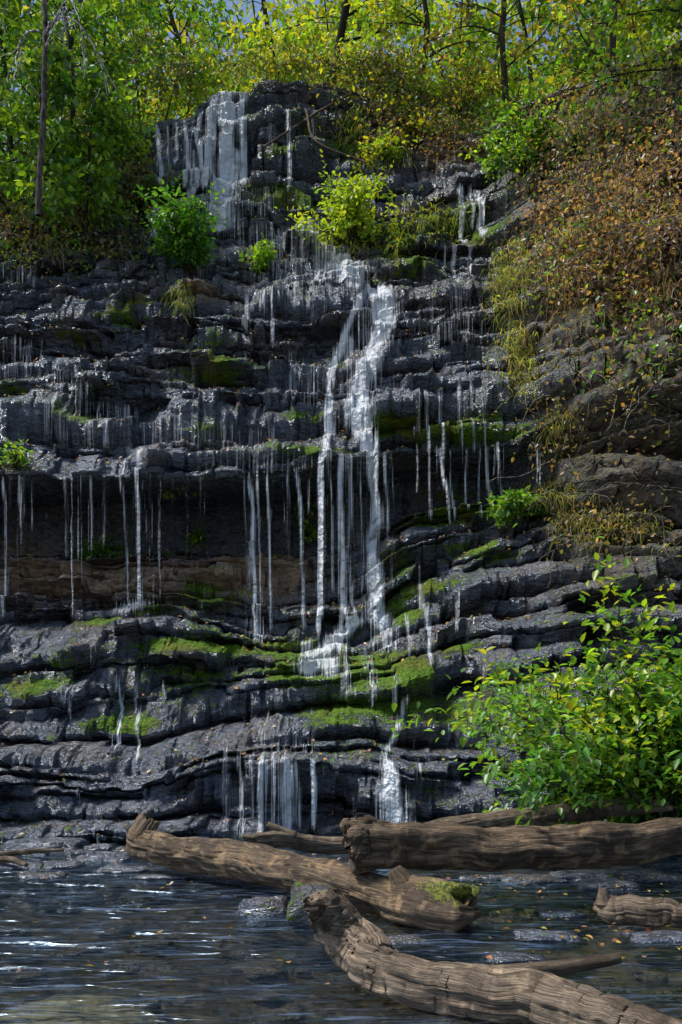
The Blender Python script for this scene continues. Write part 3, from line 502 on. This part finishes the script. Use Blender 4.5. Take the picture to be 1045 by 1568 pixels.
# ------------------------------------------------------------------ logs
WOOD=wood_material('weathered_wood',(.34,.26,.18),(.11,.075,.048)); WOODD=wood_material('wet_log_wood',(.27,.185,.105),(.068,.045,.027))
def crv(P,n):
    P=np.array(P,float); t=np.linspace(0,len(P)-1,n); out=[]
    Pe=np.vstack([2*P[0]-P[1],P,2*P[-1]-P[-2]])
    for a_ in t:
        i=min(int(a_),len(P)-2); f=a_-i; p0,p1,p2,p3=Pe[i],Pe[i+1],Pe[i+2],Pe[i+3]
        out.append(.5*((2*p1)+(-p0+p2)*f+(2*p0-5*p1+4*p2-p3)*f*f+(-p0+3*p1-3*p2+p3)*f**3))
    return np.array(out)
def log(name,ctrl,mat,rough=.13,seed=0,stubs=(),mossat=None,n=150):
    c=crv(ctrl,n); pts=c[:,:3].copy(); rad=c[:,3].copy(); pts+=.015*np.stack([fbm(np.arange(n)*.09,i*7.+seed,0,3) for i in range(3)],1)
    d0=pts[0]-pts[1]; d1=pts[-1]-pts[-2]; d0/=np.linalg.norm(d0); d1/=np.linalg.norm(d1)
    pts=np.vstack([pts[0]-d0*rad[0]*.12,pts[0]+d0*rad[0]*.04,pts[0]+d0*rad[0]*.08,pts,pts[-1]+d1*rad[-1]*.08,pts[-1]+d1*rad[-1]*.04,pts[-1]-d1*rad[-1]*.12])
    rad=np.concatenate([[.001,rad[0]*.5,rad[0]*.88],rad,[rad[-1]*.88,rad[-1]*.5,.001]])
    g=Geo(); g.tube(pts,rad,72,0,(0,0,0),rough,seed)
    # ragged broken ends: push the end rings in and out along the axis
    V=g.V[0].reshape(len(pts),72,3); th=np.arange(72)/72*6.2832
    for e,dd in ((0,d0),(1,d1)):
        for k in range(14):
            row=k if e==0 else len(pts)-1-k; w_=(1-k/14)**1.5
            V[row]+=dd[None]*(rad[3 if e==0 else -4]*.55*w_*fbm(np.cos(th)*1.8+seed,np.sin(th)*1.8,e*5.,3))[:,None]
    if mossat is not None:
        V=g.V[0]; m=np.exp(-((V-np.array(mossat[:3]))**2).sum(1)/mossat[3]**2)*1.25*sstep(-.08,.08,V[:,2]-mossat[2]+.02); g.C[0]=np.stack([m,m*0,m*0],1)
    for sp,sd,sl,sr in stubs:
        p=poly(np.random.default_rng(seed+5),sp,sd,sl,12,.06); g.tube(np.vstack([p,p[-1:]+1e-3]),np.concatenate([np.linspace(sr*1.4,sr*.6,13),[.001]]),14,0,(0,0,0),rough,seed+3)
    return g.obj(name,[mat])
def L(u,v,d,px): 
    p=W(u,v,d); return [p[0],p[1],p[2],px/F*d]
log('fallen_log',[L(226,1260,10.6,15),L(214,1288,10.5,22),L(255,1302,10.3,25),L(330,1312,9.9,27),L(420,1330,9.3,29),L(500,1348,8.7,29),L(590,1372,8.2,31),L(640,1385,7.9,42),L(712,1402,7.6,42)],WOODD,.2,1,
    [(W(215,1275,10.6),(.1,0,1),.16,.08),(W(630,1372,8.0),(-.6,-.3,.9),.26,.10)],(*W(695,1375,7.6),.26))
log('fallen_log',[L(540,1296,8.3,44),L(575,1293,8.3,36),L(640,1293,8.35,34),L(740,1300,8.45,34),L(850,1297,8.6,32),L(950,1292,8.8,31),L(1045,1280,9.0,27),L(1200,1268,9.3,24)],WOODD,.17,12,
    [(W(560,1280,8.3),(.3,-.1,1),.17,.09)])
log('fallen_log',[L(378,1286,10.0,10),L(430,1284,10.1,13),L(520,1292,10.2,13),L(620,1280,10.3,14),L(720,1263,10.4,14),L(820,1250,10.5,14),L(920,1239,10.6,13),L(1020,1228,10.7,9)],WOOD,.17,23,
    [(W(450,1282,10.1),(-.8,0,.35),.3,.05),(W(940,1240,10.5),(1,-.2,-.05),.6,.05)])
log('driftwood_log',[L(478,1388,5.95,14),L(505,1400,6.1,31),L(535,1440,6.1,38),L(585,1488,5.8,38),L(680,1512,5.55,38),L(790,1532,5.3,42),L(900,1560,5.05,44),L(1000,1590,4.8,40),L(1150,1640,4.5,38)],WOOD,.2,37,
    [(W(700,1500,5.55),(.9,-.1,.16),.9,.05)],n=260)
log('fallen_log',[L(922,1386,8.0,14),L(940,1392,7.95,20),L(1000,1396,7.8,20),L(1060,1400,7.7,18),L(1200,1405,7.6,18)],WOOD,.17,44,[(W(925,1385,7.95),(0,0,1),.13,.05)])
log('stick',[L(-30,1310,11.0,4),L(30,1306,11.1,4),L(100,1303,11.2,2)],WOOD,.1,51,n=30); log('stick',[L(-30,1322,10.9,3),L(10,1315,10.9,5),L(40,1325,10.6,3)],WOOD,.1,52,n=30)
pa=[site(405,238)+[0,-.15,.1],site(470,195)+[0,-.2,.1],site(560,150)+[0,-.2,.2]]; log('fallen_branch',[[*q_,.03] for q_ in pa],WOODD,.1,61,n=60)
pa=[site(470,190)+[0,-.2,.2],site(485,230)+[0,-.2,.1],site(560,262)+[0,-.2,.1]]; log('fallen_branch',[[*q_,.03] for q_ in pa],WOODD,.1,62,n=40)
# ------------------------------------------------------------------ stream rocks
def stone(g,c,sx,sy,sz,seed,col):
    n,m_=20,26; th=np.linspace(0.001,np.pi-.001,n)[:,None]; ph=np.linspace(0,2*np.pi,m_,endpoint=False)[None]
    x=np.sin(th)*np.cos(ph); y=np.sin(th)*np.sin(ph); z=np.cos(th)+0*ph
    e=.55; x,y,z=[np.sign(a_)*np.abs(a_)**e for a_ in (x,y,z)]
    q=1+.22*fbm(x*1.1+seed,y*1.1,z*1.1,3); V=np.stack([x*sx*q,y*sy*q,z*sz*q],-1).reshape(-1,3)+c
    i=np.arange(n*m_).reshape(n,m_); j=np.roll(i,-1,1); g.add(V,np.stack([i[1:],j[1:],j[:-1],i[:-1]],-1).reshape(-1,4),0,col)
def stones(name,lst,mossv,tanv=0.):
    g=Geo()
    for i,(x,y,z,a_,b_,c_) in enumerate(lst): stone(g,np.array([x,y,z]),a_,b_,c_,i*3.7+mossv*9,(0,0,0))
    V=np.concatenate(g.V); n=len(V); ob=mk(name,V,np.concatenate(g.Q),[ROCK],None,{'moss':np.full(n,mossv),'dry':np.full(n,.5 if mossv>.3 else .0),'tan':np.full(n,tanv)}); return ob
def G(u,v): # point on the stream surface seen at that row
    d=EYE*F/(v-HV); return (u-CX)/F*d,d
x,y=G(475,1418); stones('mossy_rock',[(x,y+.15,.10,.17,.2,.2)],.33)
lst=[]
for u,v,w,h in [(400,1400,.22,.16),(385,1350,.35,.10),(95,1330,.22,.09),(60,1345,.25,.06),(190,1335,.3,.07),(250,1345,.3,.06),(150,1318,.35,.1),(20,1330,.3,.07),(300,1320,.4,.1),(330,1345,.3,.05),(60,1300,.5,.12),(270,1300,.5,.12),(840,1440,.25,.05),(790,1470,.2,.04),(940,1360,.3,.07),(1000,1345,.35,.1),(900,1345,.3,.08),(820,1350,.35,.06),(1020,1440,.25,.05),(860,1400,.2,.04),(620,1445,.2,.04),(1030,1330,.4,.15),(480,1330,.3,.06),(740,1345,.25,.05),(560,1330,.3,.05)]:
    x,y=G(u,v); lst.append((x,y+w*.5,-.02,w,w*.7,h))
r=np.random.default_rng(95)
for i in range(90):
    x=r.uniform(-5,0); y=r.uniform(10,13.2); s=r.uniform(.05,.2); lst.append((x,y,float(bedz(np.float64(x),np.float64(y)))+.05,s,s*.8,s*.5))
stones('stream_rocks',lst,.1)
lst=[]
for i in range(280):
    x=r.uniform(.6,4.6); y=r.uniform(6.0,11.5); s=r.uniform(.025,.10)
    if i>240: x=r.uniform(-3,.5); y=r.uniform(5.2,9); s=r.uniform(.06,.16)
    lst.append((x,y,bedz(np.float64(x),np.float64(y))+.03,s,s*.8,s*.5))
stones('river_pebbles',lst,.05,.55)
# ------------------------------------------------------------------ light, sky, camera
az,el=math.radians(-88),math.radians(61)
w=bpy.data.worlds.new('World'); bpy.context.scene.world=w; w.use_nodes=True; nt=w.node_tree; bg=nt.nodes['Background']
sky=nt.nodes.new('ShaderNodeTexSky'); sky.sky_type='NISHITA'; sky.sun_disc=False; sky.sun_elevation=el; sky.sun_rotation=az; sky.air_density=1.0; sky.dust_density=1.0
nt.links.new(sky.outputs[0],bg.inputs[0]); bg.inputs[1].default_value=.15
sd=bpy.data.lights.new('sun','SUN'); sd.energy=4.8; sd.angle=math.radians(12); sd.color=(1,.97,.92); so=bpy.data.objects.new('sun',sd); bpy.context.scene.collection.objects.link(so)
dv=Vector((math.sin(az)*math.cos(el),math.cos(az)*math.cos(el),math.sin(el))); so.rotation_euler=dv.to_track_quat('Z','Y').to_euler(); so.location=dv*80
cd=bpy.data.cameras.new('camera'); co=bpy.data.objects.new('camera',cd); bpy.context.scene.collection.objects.link(co); co.location=(0,0,EYE); co.rotation_euler=(math.pi/2,0,0)
cd.sensor_fit='VERTICAL'; cd.sensor_height=36; cd.lens=35; cd.shift_y=(HV-784)/1568; cd.clip_end=3000
bpy.context.scene.camera=co
vs=bpy.context.scene.view_settings; vs.view_transform='Standard'; vs.look='None'; vs.exposure=0
